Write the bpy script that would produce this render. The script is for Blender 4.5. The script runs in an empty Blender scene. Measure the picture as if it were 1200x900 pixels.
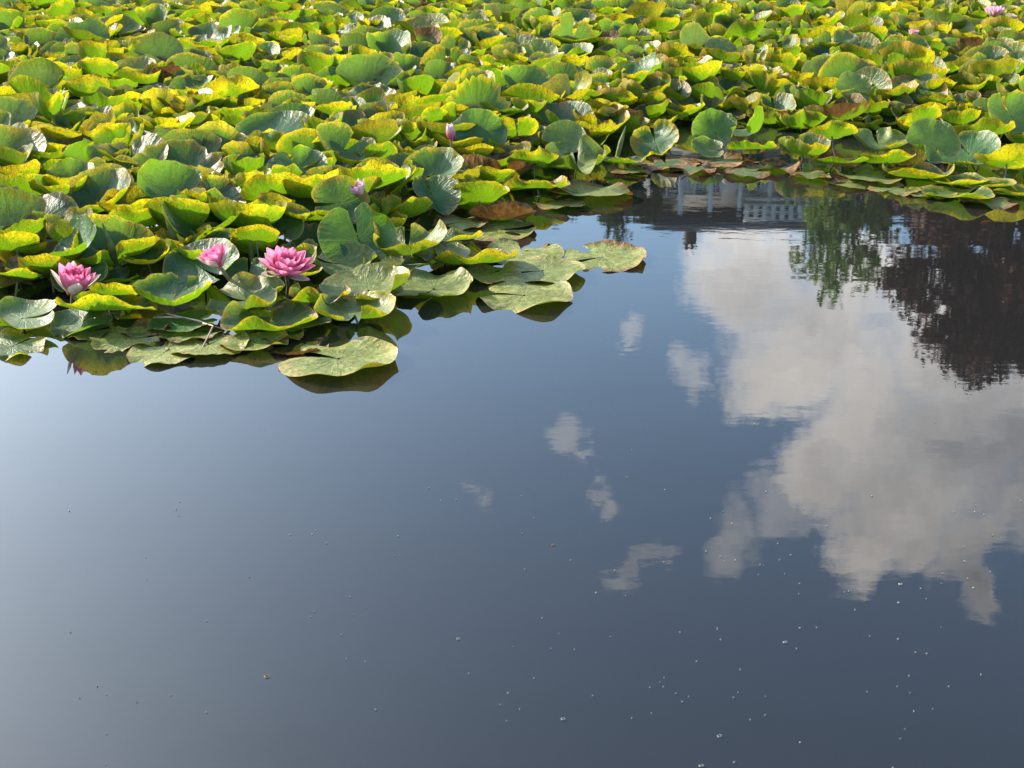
import bpy, math, random
import numpy as np
from mathutils import Vector, Matrix

random.seed(7)
rng = np.random.default_rng(11)
R = math.radians
scene = bpy.context.scene
col = scene.collection

# ------------------------------------------------------------------ camera
CAM_H, PITCH, FPX = 1.10, R(22.85), 1400.0          # metres, downward pitch, focal length in 1200-px units
cam_d = bpy.data.cameras.new("camera"); cam = bpy.data.objects.new("camera", cam_d); col.objects.link(cam)
cam.location = (0, 0, CAM_H); cam.rotation_euler = (math.pi/2 - PITCH, 0, 0)
cam_d.sensor_width = 36; cam_d.lens = 36*FPX/1200; cam_d.clip_start = 0.05; cam_d.clip_end = 3000
cam_d.dof.use_dof = True; cam_d.dof.focus_distance = 3.3; cam_d.dof.aperture_fstop = 16.0
scene.camera = cam
cp, sp = math.cos(PITCH), math.sin(PITCH)

def ray(px, py):
    X, U = (px-600)/FPX, (450-py)/FPX
    return Vector((X, cp+U*sp, -sp+U*cp))
def at(px, py, z=0.0):
    d = ray(px, py); t = (z-CAM_H)/d.z
    return Vector((d.x*t, d.y*t, z))
def project(p):
    x, y, z = p[0], p[1], p[2]-CAM_H
    dep = y*cp - z*sp; up = y*sp + z*cp
    return 600+FPX*x/dep, 450-FPX*up/dep, dep

# ------------------------------------------------------------------ light
SUN_AZ, SUN_EL = R(-58), R(27)                      # azimuth from +Y, negative = to the left
sun_dir = Vector((math.sin(SUN_AZ)*math.cos(SUN_EL), math.cos(SUN_AZ)*math.cos(SUN_EL), math.sin(SUN_EL)))
sl = bpy.data.lights.new("sun", 'SUN'); sl.energy = 5.0; sl.angle = R(0.6); sl.color = (1.0, 0.90, 0.74)
so = bpy.data.objects.new("sun", sl); col.objects.link(so)
so.rotation_euler = sun_dir.to_track_quat('Z', 'Y').to_euler()

scene.view_settings.view_transform = 'Standard'; scene.view_settings.look = 'None'
scene.view_settings.gamma = 1; scene.view_settings.exposure = 1.30
scene.cycles.use_denoising = True
scene.cycles.max_bounces = 8; scene.cycles.transparent_max_bounces = 12
scene.cycles.sample_clamp_indirect = 6

class NT:
    """small node-tree helper"""
    def __init__(s, nt): s.t = nt; s.n = nt.nodes; s.l = nt.links
    def node(s, typ, **kw):
        nd = s.n.new(typ)
        for k, v in kw.items(): setattr(nd, k, v)
        return nd
    def put(s, sock, v):
        if hasattr(v, 'default_value') or hasattr(v, 'is_output'): s.l.new(v, sock)
        else: sock.default_value = v
    def math(s, op, a, b=None, c=None, clamp=False):
        nd = s.node('ShaderNodeMath', operation=op, use_clamp=clamp)
        s.put(nd.inputs[0], a)
        if b is not None: s.put(nd.inputs[1], b)
        if c is not None: s.put(nd.inputs[2], c)
        return nd.outputs[0]
    def vec(s, op, a, b=None):
        nd = s.node('ShaderNodeVectorMath', operation=op); s.put(nd.inputs[0], a)
        if b is not None: s.put(nd.inputs[1] if op != 'SCALE' else nd.inputs['Scale'], b)
        return nd.outputs['Value'] if op in ('LENGTH', 'DOT_PRODUCT', 'DISTANCE') else nd.outputs[0]
    def comb(s, x, y, z=0.0):
        nd = s.node('ShaderNodeCombineXYZ')
        for i, v in enumerate((x, y, z)): s.put(nd.inputs[i], v)
        return nd.outputs[0]
    def sep(s, v):
        nd = s.node('ShaderNodeSeparateXYZ'); s.put(nd.inputs[0], v); return nd.outputs
    def noise(s, v, scale=5, detail=3, rough=0.5, lac=2.0, color=False):
        nd = s.node('ShaderNodeTexNoise'); s.put(nd.inputs['Vector'], v)
        nd.inputs['Scale'].default_value = scale; nd.inputs['Detail'].default_value = detail
        nd.inputs['Roughness'].default_value = rough; nd.inputs['Lacunarity'].default_value = lac
        return nd.outputs['Color' if color else 'Fac']
    def smooth(s, v, lo, hi, a=0.0, b=1.0):
        nd = s.node('ShaderNodeMapRange', interpolation_type='SMOOTHSTEP')
        s.put(nd.inputs[0], v); s.put(nd.inputs[1], lo); s.put(nd.inputs[2], hi); s.put(nd.inputs[3], a); s.put(nd.inputs[4], b)
        return nd.outputs[0]
    def mix(s, f, a, b):
        nd = s.node('ShaderNodeMix', data_type='RGBA'); s.put(nd.inputs[0], f)
        for i, v in ((6, a), (7, b)):
            s.put(nd.inputs[i], v if not isinstance(v, tuple) else (*v[:3], 1.0))
        return nd.outputs[2]
    def shmix(s, f, a, b):
        nd = s.node('ShaderNodeMixShader'); s.put(nd.inputs[0], f); s.l.new(a, nd.inputs[1]); s.l.new(b, nd.inputs[2])
        return nd.outputs[0]

# ------------------------------------------------------------------ sky with clouds (world)
world = bpy.data.worlds.new("World"); scene.world = world; world.use_nodes = True
W = NT(world.node_tree); W.n.clear()
sky = W.node('ShaderNodeTexSky', sky_type='NISHITA'); sky.sun_disc = False
sky.sun_elevation = SUN_EL; sky.sun_rotation = SUN_AZ; sky.air_density = 1.0; sky.dust_density = 1.2; sky.ozone_density = 1.6
tc = W.node('ShaderNodeTexCoord'); D = tc.outputs['Generated']
dx, dy, dz = W.sep(D)
yy = W.math('MAXIMUM', dy, 0.05)
u = W.math('DIVIDE', dx, yy); v = W.math('DIVIDE', dz, yy)
P0 = W.comb(u, v, 0.0)
def uv_of(px, py):
    d = ray(px, py); return d.x/d.y, -d.z/d.y
nz = W.noise(P0, 9, 8, 0.66, color=True)
off = W.vec('SCALE', W.vec('SUBTRACT', nz, (0.5, 0.5, 0.5)), 0.14)
nz2 = W.noise(P0, 3.0, 3, 0.5, color=True)
off2 = W.vec('SCALE', W.vec('SUBTRACT', nz2, (0.5, 0.5, 0.5)), 0.05)
PD = W.vec('ADD', P0, W.vec('ADD', off, off2))
def blob(px, py, rx, ry, k=1.0):
    cu, cv = uv_of(px, py); eu = abs(uv_of(px+rx, py)[0]-cu); ev = abs(uv_of(px, py+ry)[1]-cv)
    q = W.vec('MULTIPLY', W.vec('SUBTRACT', PD, (cu, cv, 0.0)), (1/eu, 1/ev, 0.0))
    r2 = W.vec('DOT_PRODUCT', q, q)
    return W.math('MULTIPLY', W.math('SUBTRACT', 1.0, r2), k)
def union(bl):
    a = bl[0]
    for b in bl[1:]:
        nd = W.node('ShaderNodeMath', operation='SMOOTH_MAX'); W.put(nd.inputs[0], a); W.put(nd.inputs[1], b); nd.inputs[2].default_value = 0.25
        a = nd.outputs[0]
    return a
big = union([blob(*b) for b in [(915, 450, 60, 70), (965, 560, 60, 60), (1150, 690, 26, 36), (880, 320, 75, 70), (950, 400, 100, 90), (1010, 500, 100, 100), (1060, 590, 95, 90), (1130, 640, 45, 62),
     (1140, 500, 130, 130), (1000, 640, 45, 62), (1055, 640, 45, 52), (1230, 560, 90, 90), (1010, 320, 90, 60), (1120, 400, 120, 90), (860, 275, 50, 40), (1250, 430, 90, 80)]])
small = union([blob(*b) for b in [(818, 445, 28, 42), (735, 398, 24, 14), (750, 380, 16, 22), (668, 512, 28, 30), (690, 545, 22, 14), (855, 640, 34, 50), (915, 600, 42, 62),
     (770, 640, 30, 14), (738, 662, 22, 22), (560, 575, 20, 9), (705, 592, 16, 14)]])
hole = blob(940, 560, 26, 50)
detail = W.noise(P0, 24, 5, 0.62)
dt = W.math('MULTIPLY', W.math('SUBTRACT', detail, 0.5), 1.15)
bigm = W.smooth(W.math('ADD', big, dt), -0.15, 0.95)
smm = W.smooth(W.math('ADD', small, W.math('MULTIPLY', dt, 2.0)), -0.15, 1.1)
front = W.smooth(dy, 0.1, 0.3)
cm = W.math('MULTIPLY', W.math('MAXIMUM', bigm, W.math('MULTIPLY', smm, 0.37)), front)
# cloud tone: lit towards the sun side and the rim, greyer inside
cu0, cv0 = uv_of(900, 400); cu1, _ = uv_of(1200, 400)
tone = W.math('ADD', W.smooth(W.math('ADD', big, W.math('MULTIPLY', dt, 0.8)), 0.15, 0.95, 1.0, 0.25), W.math('MULTIPLY', W.math('SUBTRACT', W.noise(PD, 5, 7, 0.62), 0.5), 3.6))
side = W.smooth(W.math('SUBTRACT', u, W.math('MULTIPLY', v, 0.18)), cu0-0.08, cu1+0.02, 1.0, 0.15)
lit = W.math('ADD', W.math('MULTIPLY', tone, 0.5), W.math('MULTIPLY', side, 0.45), clamp=True)
ccol = W.mix(lit, (2.7, 2.95, 3.4), (12.0, 11.3, 10.4))
# thin bright veil round the sun, to the left
dsun = W.vec('DOT_PRODUCT', D, tuple(sun_dir))
veil = W.math('POWER', W.math('MAXIMUM', dsun, 0.0), 7.5)
veil = W.math('MULTIPLY', veil, W.math('ADD', 0.75, W.math('MULTIPLY', W.noise(P0, 2.5, 4, 0.5), 0.5)))
veilc = W.vec('SCALE', (13.0, 14.2, 14.9), veil)
skyc = W.vec('MULTIPLY', sky.outputs[0], (1.12, 1.23, 1.24))
skyc = W.vec('ADD', skyc, veilc)
tot = W.mix(cm, skyc, ccol)
bg = W.node('ShaderNodeBackground'); bg.inputs['Strength'].default_value = 0.15
W.l.new(tot, bg.inputs['Color'])
wo = W.node('ShaderNodeOutputWorld'); W.l.new(bg.outputs[0], wo.inputs['Surface'])

# ------------------------------------------------------------------ materials
def material(name):
    m = bpy.data.materials.new(name); m.use_nodes = True
    g = NT(m.node_tree); g.n.clear(); out = g.node('ShaderNodeOutputMaterial')
    return m, g, out
def bump(g, h, strength, dist=1.0, normal=None):
    b = g.node('ShaderNodeBump'); b.inputs['Strength'].default_value = strength; b.inputs['Distance'].default_value = dist
    g.put(b.inputs['Height'], h)
    if normal is not None: g.l.new(normal, b.inputs['Normal'])
    return b.outputs[0]
def simple(name, colour, rough=0.7, var=0.25, scale=6, bmp=0.2, bdist=0.02, trans=0.0, spec=0.3):
    m, g, out = material(name)
    t = g.node('ShaderNodeTexCoord').outputs['Object']
    n = g.noise(t, scale, 4, 0.6)
    c0 = tuple(x*(1-var) for x in colour); c1 = tuple(min(1, x*(1+var)) for x in colour)
    c = g.mix(g.smooth(n, 0.3, 0.7), c0, c1)
    p = g.node('ShaderNodeBsdfPrincipled'); g.l.new(c, p.inputs['Base Color']); p.inputs['Roughness'].default_value = rough
    p.inputs['Specular IOR Level'].default_value = spec
    if bmp: g.l.new(bump(g, g.noise(t, scale*4, 3), bmp, bdist), p.inputs['Normal'])
    s = p.outputs[0]
    if trans:
        tr = g.node('ShaderNodeBsdfTranslucent'); g.l.new(c, tr.inputs['Color']); s = g.shmix(trans, s, tr.outputs[0])
    g.l.new(s, out.inputs['Surface'])
    return m

def leaf_material():
    m, g, out = material("lily_leaf")
    uv = g.node('ShaderNodeUVMap').outputs[0]
    A = g.node('ShaderNodeAttribute', attribute_name="lf").outputs['Vector']
    B = g.node('ShaderNodeAttribute', attribute_name="lg").outputs['Vector']
    seed, yel, rust = g.sep(A); pale, dry, tint = g.sep(B)
    q = g.vec('ADD', uv, g.comb(g.math('MULTIPLY', seed, 37.0), g.math('MULTIPLY', seed, 91.0), seed))
    ux, uy, _ = g.sep(uv)
    r = g.vec('LENGTH', uv); ang = g.math('ARCTAN2', uy, ux)
    wob = g.math('MULTIPLY', g.math('SUBTRACT', g.noise(q, 3.5, 2), 0.5), 0.55)
    angw = g.math('ADD', ang, wob)
    v1 = g.math('ABSOLUTE', g.math('SINE', g.math('MULTIPLY', angw, 9.0)))
    v2 = g.math('ABSOLUTE', g.math('SINE', g.math('ADD', g.math('MULTIPLY', angw, 18.0), 1.57)))
    wid = g.math('DIVIDE', 0.022, g.math('MAXIMUM', r, 0.08))
    vein1 = g.smooth(g.math('DIVIDE', v1, 9.0), 0.0, wid, 1.0, 0.0)
    vein2 = g.math('MULTIPLY', g.smooth(g.math('DIVIDE', v2, 18.0), 0.0, g.math('MULTIPLY', wid, 0.7), 1.0, 0.0), g.smooth(r, 0.5, 0.65))
    vein = g.math('MAXIMUM', vein1, vein2)
    big = g.noise(q, 1.5, 3, 0.55)
    mid = g.noise(q, 6.0, 4, 0.6)
    fine = g.noise(q, 38.0, 3, 0.6)
    # yellowing from the margin inward
    ym = g.math('ADD', g.math('MULTIPLY', big, 1.25), g.math('ADD', g.math('MULTIPLY', g.math('POWER', r, 3.5), 0.75), g.math('MULTIPLY', g.noise(q, 9.0, 5, 0.7), 0.7)))
    ym = g.smooth(g.math('ADD', ym, g.math('MULTIPLY', yel, 0.9)), 1.68, 2.12)
    # dark rusty specks in patches
    vor = g.node('ShaderNodeTexVoronoi', feature='F1'); g.l.new(q, vor.inputs['Vector']); vor.inputs['Scale'].default_value = 17
    vr2 = g.node('ShaderNodeTexVoronoi', feature='F1'); g.l.new(q, vr2.inputs['Vector']); vr2.inputs['Scale'].default_value = 41
    patch = g.smooth(g.math('ADD', g.noise(q, 3.2, 3, 0.6), g.math('ADD', g.math('MULTIPLY', rust, 0.38), g.math('MULTIPLY', ym, 0.16))), 0.56, 0.72)
    sp1 = g.smooth(g.math('ADD', vor.outputs['Distance'], g.math('MULTIPLY', mid, 0.35)), 0.34, 0.42, 1.0, 0.0)
    sp2 = g.smooth(g.math('ADD', vr2.outputs['Distance'], g.math('MULTIPLY', mid, 0.35)), 0.36, 0.46, 1.0, 0.0)
    specks = g.math('MULTIPLY', g.math('MAXIMUM', sp1, g.math('MULTIPLY', sp2, 0.8)), g.math('MULTIPLY', patch, 1.2), clamp=True)
    blotch = g.math('MULTIPLY', g.smooth(g.math('ADD', mid, g.math('MULTIPLY', rust, 0.20)), 0.60, 0.66), g.smooth(g.math('ADD', r, g.math('MULTIPLY', big, 0.4)), 0.85, 1.15), clamp=True)
    blotch = g.math('MULTIPLY', blotch, g.smooth(g.noise(q, 26.0, 4, 0.75), 0.40, 0.56))
    # dry brown rim / wholly withered
    dr = g.smooth(g.math('ADD', g.math('ADD', r, g.math('ADD', g.math('MULTIPLY', g.math('SUBTRACT', big, 0.5), 1.0), g.math('MULTIPLY', g.math('SUBTRACT', mid, 0.5), 0.6))), g.math('MULTIPLY', g.math('SUBTRACT', dry, 0.5), 1.5)), 0.92, 1.15)
    drycol = g.mix(g.smooth(mid, 0.35, 0.65), (0.05, 0.022, 0.010), (0.30, 0.165, 0.055))
    # upper side
    green = g.mix(tint, (0.024, 0.094, 0.010), (0.016, 0.074, 0.030))
    pat = g.smooth(g.noise(q, 4.0, 5, 0.7), 0.48, 0.60)
    green = g.mix(g.math('MULTIPLY', pat, 0.22), green, (0.10, 0.15, 0.03))
    green = g.mix(g.smooth(mid, 0.3, 0.75, 0.0, 0.45), green, (0.055, 0.135, 0.018))
    top = g.mix(ym, green, (0.30, 0.26, 0.012))
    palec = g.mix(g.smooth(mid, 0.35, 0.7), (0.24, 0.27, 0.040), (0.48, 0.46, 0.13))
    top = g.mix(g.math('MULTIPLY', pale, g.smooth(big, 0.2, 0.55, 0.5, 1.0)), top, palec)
    mott = g.math('MULTIPLY', g.smooth(g.math('ADD', g.noise(q, 15.0, 4, 0.75), g.math('MULTIPLY', g.math('SUBTRACT', big, 0.5), 0.35)), 0.52, 0.60), g.math('ADD', g.math('MULTIPLY', pale, 0.60), 0.04), clamp=True)
    top = g.mix(mott, top, (0.075, 0.070, 0.014))
    top = g.mix(g.math('MULTIPLY', vein, 0.20), top, (0.20, 0.25, 0.07))
    top = g.mix(g.math('MULTIPLY', blotch, g.math('SUBTRACT', 0.9, g.math('MULTIPLY', pale, 0.6))), top, (0.33, 0.085, 0.012))
    top = g.mix(g.math('MULTIPLY', specks, 0.9), top, (0.085, 0.030, 0.008))
    rim = g.smooth(g.math('ADD', r, g.math('MULTIPLY', mid, 0.05)), 0.985, 1.01, 0.0, 0.55)
    top = g.mix(rim, top, (0.42, 0.27, 0.13))
    top = g.mix(dr, top, drycol)
    # under side, paler and yellower
    und = g.mix(ym, (0.055, 0.11, 0.006), (0.28, 0.23, 0.008))
    und = g.mix(g.smooth(fine, 0.45, 0.7, 0.0, 0.45), und, (0.10, 0.11, 0.020))
    und = g.mix(g.math('MULTIPLY', vein, 0.35), und, (0.33, 0.32, 0.08))
    und = g.mix(g.math('MULTIPLY', blotch, 0.85), und, (0.36, 0.10, 0.010))
    und = g.mix(g.math('MULTIPLY', specks, 0.95), und, (0.07, 0.020, 0.006))
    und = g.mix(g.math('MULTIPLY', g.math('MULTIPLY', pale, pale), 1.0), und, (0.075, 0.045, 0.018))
    und = g.mix(dr, und, drycol)
    back = g.node('ShaderNodeNewGeometry').outputs['Backfacing']
    colr = g.mix(back, top, und)
    # light that has passed through the blade
    tcol = g.mix(ym, (0.13, 0.25, 0.004), (0.50, 0.44, 0.006))
    tcol = g.mix(g.math('MULTIPLY', vein, 0.4), tcol, (0.12, 0.28, 0.01))
    tcol = g.mix(g.math('MULTIPLY', g.math('MAXIMUM', specks, g.math('MULTIPLY', blotch, 0.6)), 0.85), tcol, (0.14, 0.022, 0.003))
    tcol = g.mix(g.math('MULTIPLY', pale, 0.85), tcol, (0.05, 0.045, 0.008))
    tcol = g.mix(dr, tcol, (0.08, 0.035, 0.008))
    rib = g.math('MULTIPLY', g.math('COSINE', g.math('MULTIPLY', angw, 26.0)), g.smooth(r, 0.35, 1.0, 0.0, 0.35))
    hgt = g.math('ADD', rib, g.math('ADD', g.math('MULTIPLY', vein, -0.3), g.math('ADD', g.math('MULTIPLY', mid, 1.3), g.math('MULTIPLY', fine, 0.3))))
    nrm = bump(g, hgt, 0.7, 0.0028)
    p = g.node('ShaderNodeBsdfPrincipled'); g.l.new(colr, p.inputs['Base Color']); g.l.new(nrm, p.inputs['Normal'])
    rgh = g.math('ADD', g.smooth(fine, 0.3, 0.7, 0.40, 0.54), g.math('ADD', g.math('MULTIPLY', back, 0.22), g.math('MULTIPLY', dr, 0.3)))
    g.l.new(rgh, p.inputs['Roughness'])
    g.l.new(g.math('SUBTRACT', 0.5, g.math('MULTIPLY', back, 0.32)), p.inputs['Specular IOR Level'])
    tr = g.node('ShaderNodeBsdfTranslucent'); g.l.new(tcol, tr.inputs['Color']); g.l.new(nrm, tr.inputs['Normal'])
    g.l.new(g.shmix(0.42, p.outputs[0], tr.outputs[0]), out.inputs['Surface'])
    return m
M_LEAF = leaf_material()

def water_material():
    m, g, out = material("pond_water")
    t = g.node('ShaderNodeTexCoord').outputs['Object']
    x, y, z = g.sep(t)
    n1 = g.noise(g.vec('MULTIPLY', t, (1.0, 2.2, 1.0)), 2.2, 3, 0.5)
    n2 = g.noise(g.vec('MULTIPLY', t, (1.0, 1.6, 1.0)), 13, 2, 0.5)
    n3 = g.noise(g.vec('MULTIPLY', t, (1.0, 1.8, 1.0)), 40, 2, 0.5)
    calm = g.smooth(g.noise(t, 0.9, 2), 0.35, 0.65, 0.35, 1.0)
    far = g.smooth(y, 2.6, 5.0, 0.10, 1.0)
    h = g.math('ADD', g.math('MULTIPLY', n1, 0.0006), g.math('MULTIPLY', g.math('MULTIPLY', n2, 0.000045), g.math('MULTIPLY', calm, far)))
    h = g.math('ADD', h, g.math('MULTIPLY', n3, 0.00003))
    # one small ring where something touched the surface
    c = at(735, 405); dd = g.vec('DISTANCE', t, (c.x, c.y, 0.0))
    ring = g.math('MULTIPLY', g.math('SINE', g.math('MULTIPLY', dd, 190.0)), g.smooth(dd, 0.0, 0.22, 1.0, 0.0))
    h = g.math('ADD', h, g.math('MULTIPLY', ring, 0.00002))
    nrm = bump(g, h, 1.0, 1.0)
    gl = g.node('ShaderNodeBsdfGlossy'); gl.inputs['Roughness'].default_value = 0.012; g.l.new(nrm, gl.inputs['Normal'])
    gl.inputs['Color'].default_value = (1, 1, 1, 1)
    fr = g.node('ShaderNodeFresnel'); fr.inputs['IOR'].default_value = 1.50; g.l.new(nrm, fr.inputs['Normal'])
    tp = g.node('ShaderNodeBsdfTransparent'); tp.inputs['Color'].default_value = (0.22, 0.15, 0.08, 1)
    df = g.node('ShaderNodeBsdfDiffuse'); df.inputs['Color'].default_value = (0.022, 0.021, 0.020, 1)
    body = g.shmix(0.5, tp.outputs[0], df.outputs[0])
    g.l.new(g.shmix(fr.outputs[0], body, gl.outputs[0]), out.inputs['Surface'])
    return m

# ------------------------------------------------------------------ mesh helpers
def tag(o, label=None, cat=None, group=None, kind=None):
    if label: o['label'] = label
    if cat: o['category'] = cat
    if group: o['group'] = group
    if kind: o['kind'] = kind
    return o
def mesh_np(name, V, F4, mat, parent=None, smooth=True, uvs=None, attrs=None):
    me = bpy.data.meshes.new(name)
    V = np.asarray(V, np.float32); F4 = np.asarray(F4, np.int32)
    k = F4.shape[1]
    me.vertices.add(len(V)); me.vertices.foreach_set('co', V.ravel())
    me.loops.add(F4.size); me.loops.foreach_set('vertex_index', F4.ravel())
    me.polygons.add(len(F4)); me.polygons.foreach_set('loop_start', np.arange(len(F4), dtype=np.int32)*k)
    me.polygons.foreach_set('loop_total', np.full(len(F4), k, np.int32))
    me.update(calc_edges=True); me.validate()
    if smooth: me.polygons.foreach_set('use_smooth', np.ones(len(F4), bool))
    if uvs is not None:
        ul = me.uv_layers.new(name="UVMap"); ul.data.foreach_set('uv', np.asarray(uvs, np.float32)[F4.ravel()].ravel())
    for k_, a in (attrs or {}).items():
        at_ = me.attributes.new(k_, 'FLOAT_VECTOR', 'POINT'); at_.data.foreach_set('vector', np.asarray(a, np.float32).ravel())
    me.materials.append(mat)
    o = bpy.data.objects.new(name, me); col.objects.link(o)
    if parent is not None: o.parent = parent
    return o
def empty(name, loc, parent=None):
    o = bpy.data.objects.new(name, None); col.objects.link(o); o.location = loc; o.empty_display_size = 0.1
    if parent: o.parent = parent
    return o
class MB:
    def __init__(s): s.v = []; s.f = []; s.n = 0
    def add(s, V, F):
        s.v.append(np.asarray(V, float)); s.f.append(np.asarray(F, int)+s.n); s.n += len(V)
    def box(s, a, b):
        x0, y0, z0 = a; x1, y1, z1 = b
        V = [(x, y, z) for z in (z0, z1) for y in (y0, y1) for x in (x0, x1)]
        s.add(V, [(0, 2, 3, 1), (4, 5, 7, 6), (0, 1, 5, 4), (2, 6, 7, 3), (0, 4, 6, 2), (1, 3, 7, 5)])
    def tube(s, pts, rad, n=8):
        pts = [Vector(p) for p in pts]; V = []; F = []
        for i, p in enumerate(pts):
            d = (pts[min(i+1, len(pts)-1)]-pts[max(i-1, 0)]).normalized()
            a = d.orthogonal().normalized(); b = d.cross(a); r = rad[i] if hasattr(rad, '__len__') else rad
            if i: # keep the frame steady
                a = (pa - d*pa.dot(d)).normalized(); b = d.cross(a)
            pa = a
            for k in range(n):
                t = 2*math.pi*k/n; V.append(p+(a*math.cos(t)+b*math.sin(t))*r)
        for i in range(len(pts)-1):
            for k in range(n):
                F.append((i*n+k, i*n+(k+1) % n, (i+1)*n+(k+1) % n, (i+1)*n+k))
        s.add([tuple(q) for q in V], F)
    def build(s, name, mat, parent=None, smooth=False):
        return mesh_np(name, np.concatenate(s.v), np.concatenate(s.f), mat, parent, smooth)

# ------------------------------------------------------------------ ground, pond bed, water
def ground():
    xs = np.concatenate([-np.geomspace(1500, 42, 14), np.linspace(-40, 40, 81), np.geomspace(42, 1500, 14)])
    ys = np.concatenate([-np.geomspace(1500, 12, 14), np.linspace(-10, 60, 141), np.geomspace(62, 1500, 14)])
    X, Y = np.meshgrid(xs, ys)
    # pond: near bank just in front of the camera, far bank 26 m away
    edge = np.minimum(np.minimum(Y-0.35-0.10*np.sin(X*1.3), 26+1.5*np.sin(X*0.21)-Y), 30-np.abs(X))
    Z = np.where(edge > 0, -0.10-0.6*np.clip(edge/1.5, 0, 1), 0.14+0.9*np.clip(-edge/7, 0, 1)*(Y > 10))
    Z = Z + 0.05*np.sin(X*1.7+Y)*np.sin(Y*1.3)*(edge < 0)
    nx, ny = len(xs), len(ys)
    idx = np.arange(nx*ny).reshape(ny, nx)
    F = np.stack([idx[:-1, :-1], idx[:-1, 1:], idx[1:, 1:], idx[1:, :-1]], -1).reshape(-1, 4)
    m, g, out = material("bank_and_mud")
    t = g.node('ShaderNodeTexCoord').outputs['Object']; z = g.sep(t)[2]
    grass = g.mix(g.noise(t, 3, 4), (0.035, 0.07, 0.015), (0.08, 0.12, 0.03)); mud = g.mix(g.noise(t, 5, 4), (0.012, 0.009, 0.006), (0.03, 0.022, 0.013))
    c = g.mix(g.smooth(z, -0.02, 0.1), mud, grass)
    p = g.node('ShaderNodeBsdfPrincipled'); g.l.new(c, p.inputs['Base Color']); p.inputs['Roughness'].default_value = 0.9
    g.l.new(p.outputs[0], out.inputs['Surface'])
    o = mesh_np("ground", np.stack([X, Y, Z], -1).reshape(-1, 3), F, m)
    tag(o, kind='structure')
ground()
wv = [(-34, -4, 0), (34, -4, 0), (34, 31, 0), (-34, 31, 0)]
tag(mesh_np("pond_water", wv, [(0, 1, 2, 3)], water_material()), kind='structure')

# ------------------------------------------------------------------ trees of the far bank (seen mirrored in the water)
def elev_z(py, dist): return (dist)*math.tan(PITCH+math.atan((py-450)/FPX)) - CAM_H
def crown(name, blobs, n, size, mat, parent, rs):
    """leaf clumps spread through several lobes"""
    C = []; Nn = []
    tot = sum(b[3]*b[4] for b in blobs)
    for (x, y, z, rh, rv) in blobs:
        k = int(n*rh*rv/tot)
        d = rs.normal(size=(k, 3)); d /= np.linalg.norm(d, axis=1)[:, None]
        rad = rs.uniform(0.25, 1, k)**0.45
        lump = 1+0.22*np.sin(d[:, 0]*6+x)*np.cos(d[:, 2]*7+z)+0.12*rs.normal(size=k)
        C.append(np.array([x, y, z])+d*(rad*lump)[:, None]*np.array([rh, rh, rv])); Nn.append(d)
    C = np.concatenate(C)
    # drop random pockets so that the sky shows through
    ph = rs.uniform(0, 6, 3); s = 2.2/size*0.22
    keep = np.sin(C[:, 0]*s+ph[0])+np.sin(C[:, 1]*s+ph[1])+np.sin(C[:, 2]*s*1.3+ph[2])+rs.normal(size=len(C))*0.5 > -0.6
    C = C[keep]; k = len(C)
    a = rs.normal(size=(k, 3)); a /= np.linalg.norm(a, axis=1)[:, None]; b = rs.normal(size=(k, 3)); b -= a*(a*b).sum(1)[:, None]; b /= np.linalg.norm(b, axis=1)[:, None]
    s1 = size*rs.uniform(0.6, 1.4, k)[:, None]
    V = np.stack([C-a*s1, C-b*s1*0.45, C+a*s1, C+b*s1*0.45], 1).reshape(-1, 3)
    return mesh_np(name, V, np.arange(4*k).reshape(-1, 4), mat, parent, smooth=False)
def tree(kind, px, dist, py_top, rpx, label, cat, lm, bm, n=16000, size=0.16, low=0.15, seed=0, group=None, narrow=1.0, top=0.62):
    rs = np.random.default_rng(seed)
    x = (px-600)/FPX*dist/cp*0.995; H = elev_z(py_top, dist); rr = rpx/FPX*dist
    root = empty(kind, (x, dist, 0.9)); tag(root, label, cat, group)
    H -= 0.9
    mb = MB(); sway = rs.uniform(-0.3, 0.3)
    pts = [(0, 0, -0.3), (0.1*sway, 0, H*0.25), (0.5*sway, 0.1, H*0.55), (sway, 0.1, H*0.85)]
    mb.tube(pts, [H*0.035, H*0.026, H*0.016, H*0.004], 10)
    blobs = []
    nb = 22
    for i in range(nb):
        f = low+(0.93-low)*(i+0.5)/nb; th = i*2.4+rs.uniform(-0.4, 0.4)
        env = math.sin(math.pi*min(1, (f-low)/(1-low)*top+0.30))**0.8
        reach = rr*env*rs.uniform(0.45, 0.85)*narrow
        ex, ey, ez = math.cos(th)*reach, math.sin(th)*reach, H*f
        mb.tube([(0.3*sway, 0, ez*0.72), (ex*0.5, ey*0.5, ez*0.88), (ex, ey, ez)], [H*0.011, H*0.006, H*0.002], 6)
        blobs.append((ex, ey, ez, rr*env*rs.uniform(0.34, 0.55), H*rs.uniform(0.06, 0.10)))
    blobs.append((sway, 0, H*0.92, rr*0.28, H*0.07))
    mb.build("trunk", bm, root, True)
    crown("crown", blobs, n, size, lm, root, rs)
    return root
bark = simple("bark", (0.055, 0.04, 0.03), 0.9, 0.4, 3, 0.5, 0.05)
copper = simple("copper_leaves", (0.062, 0.021, 0.012), 0.6, 0.4, 2, 0, trans=0.12)
greenl = simple("green_leaves", (0.14, 0.23, 0.03), 0.6, 0.4, 2, 0, trans=0.3)
darkl = simple("dark_green_leaves", (0.05, 0.085, 0.02), 0.6, 0.4, 2, 0, trans=0.2)
tree("copper_beech", 1160, 36, 440, 140, "tall dark red copper beech behind the pond, mirrored at right", "tree", copper, bark, 60000, 0.15, 0.03, 3, top=.5)
tree("copper_beech", 1300, 34, 400, 160, "copper beech mostly outside the picture, right of the tall one", "tree", copper, bark, 30000, 0.16, 0.04, 4, top=.5)
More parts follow.
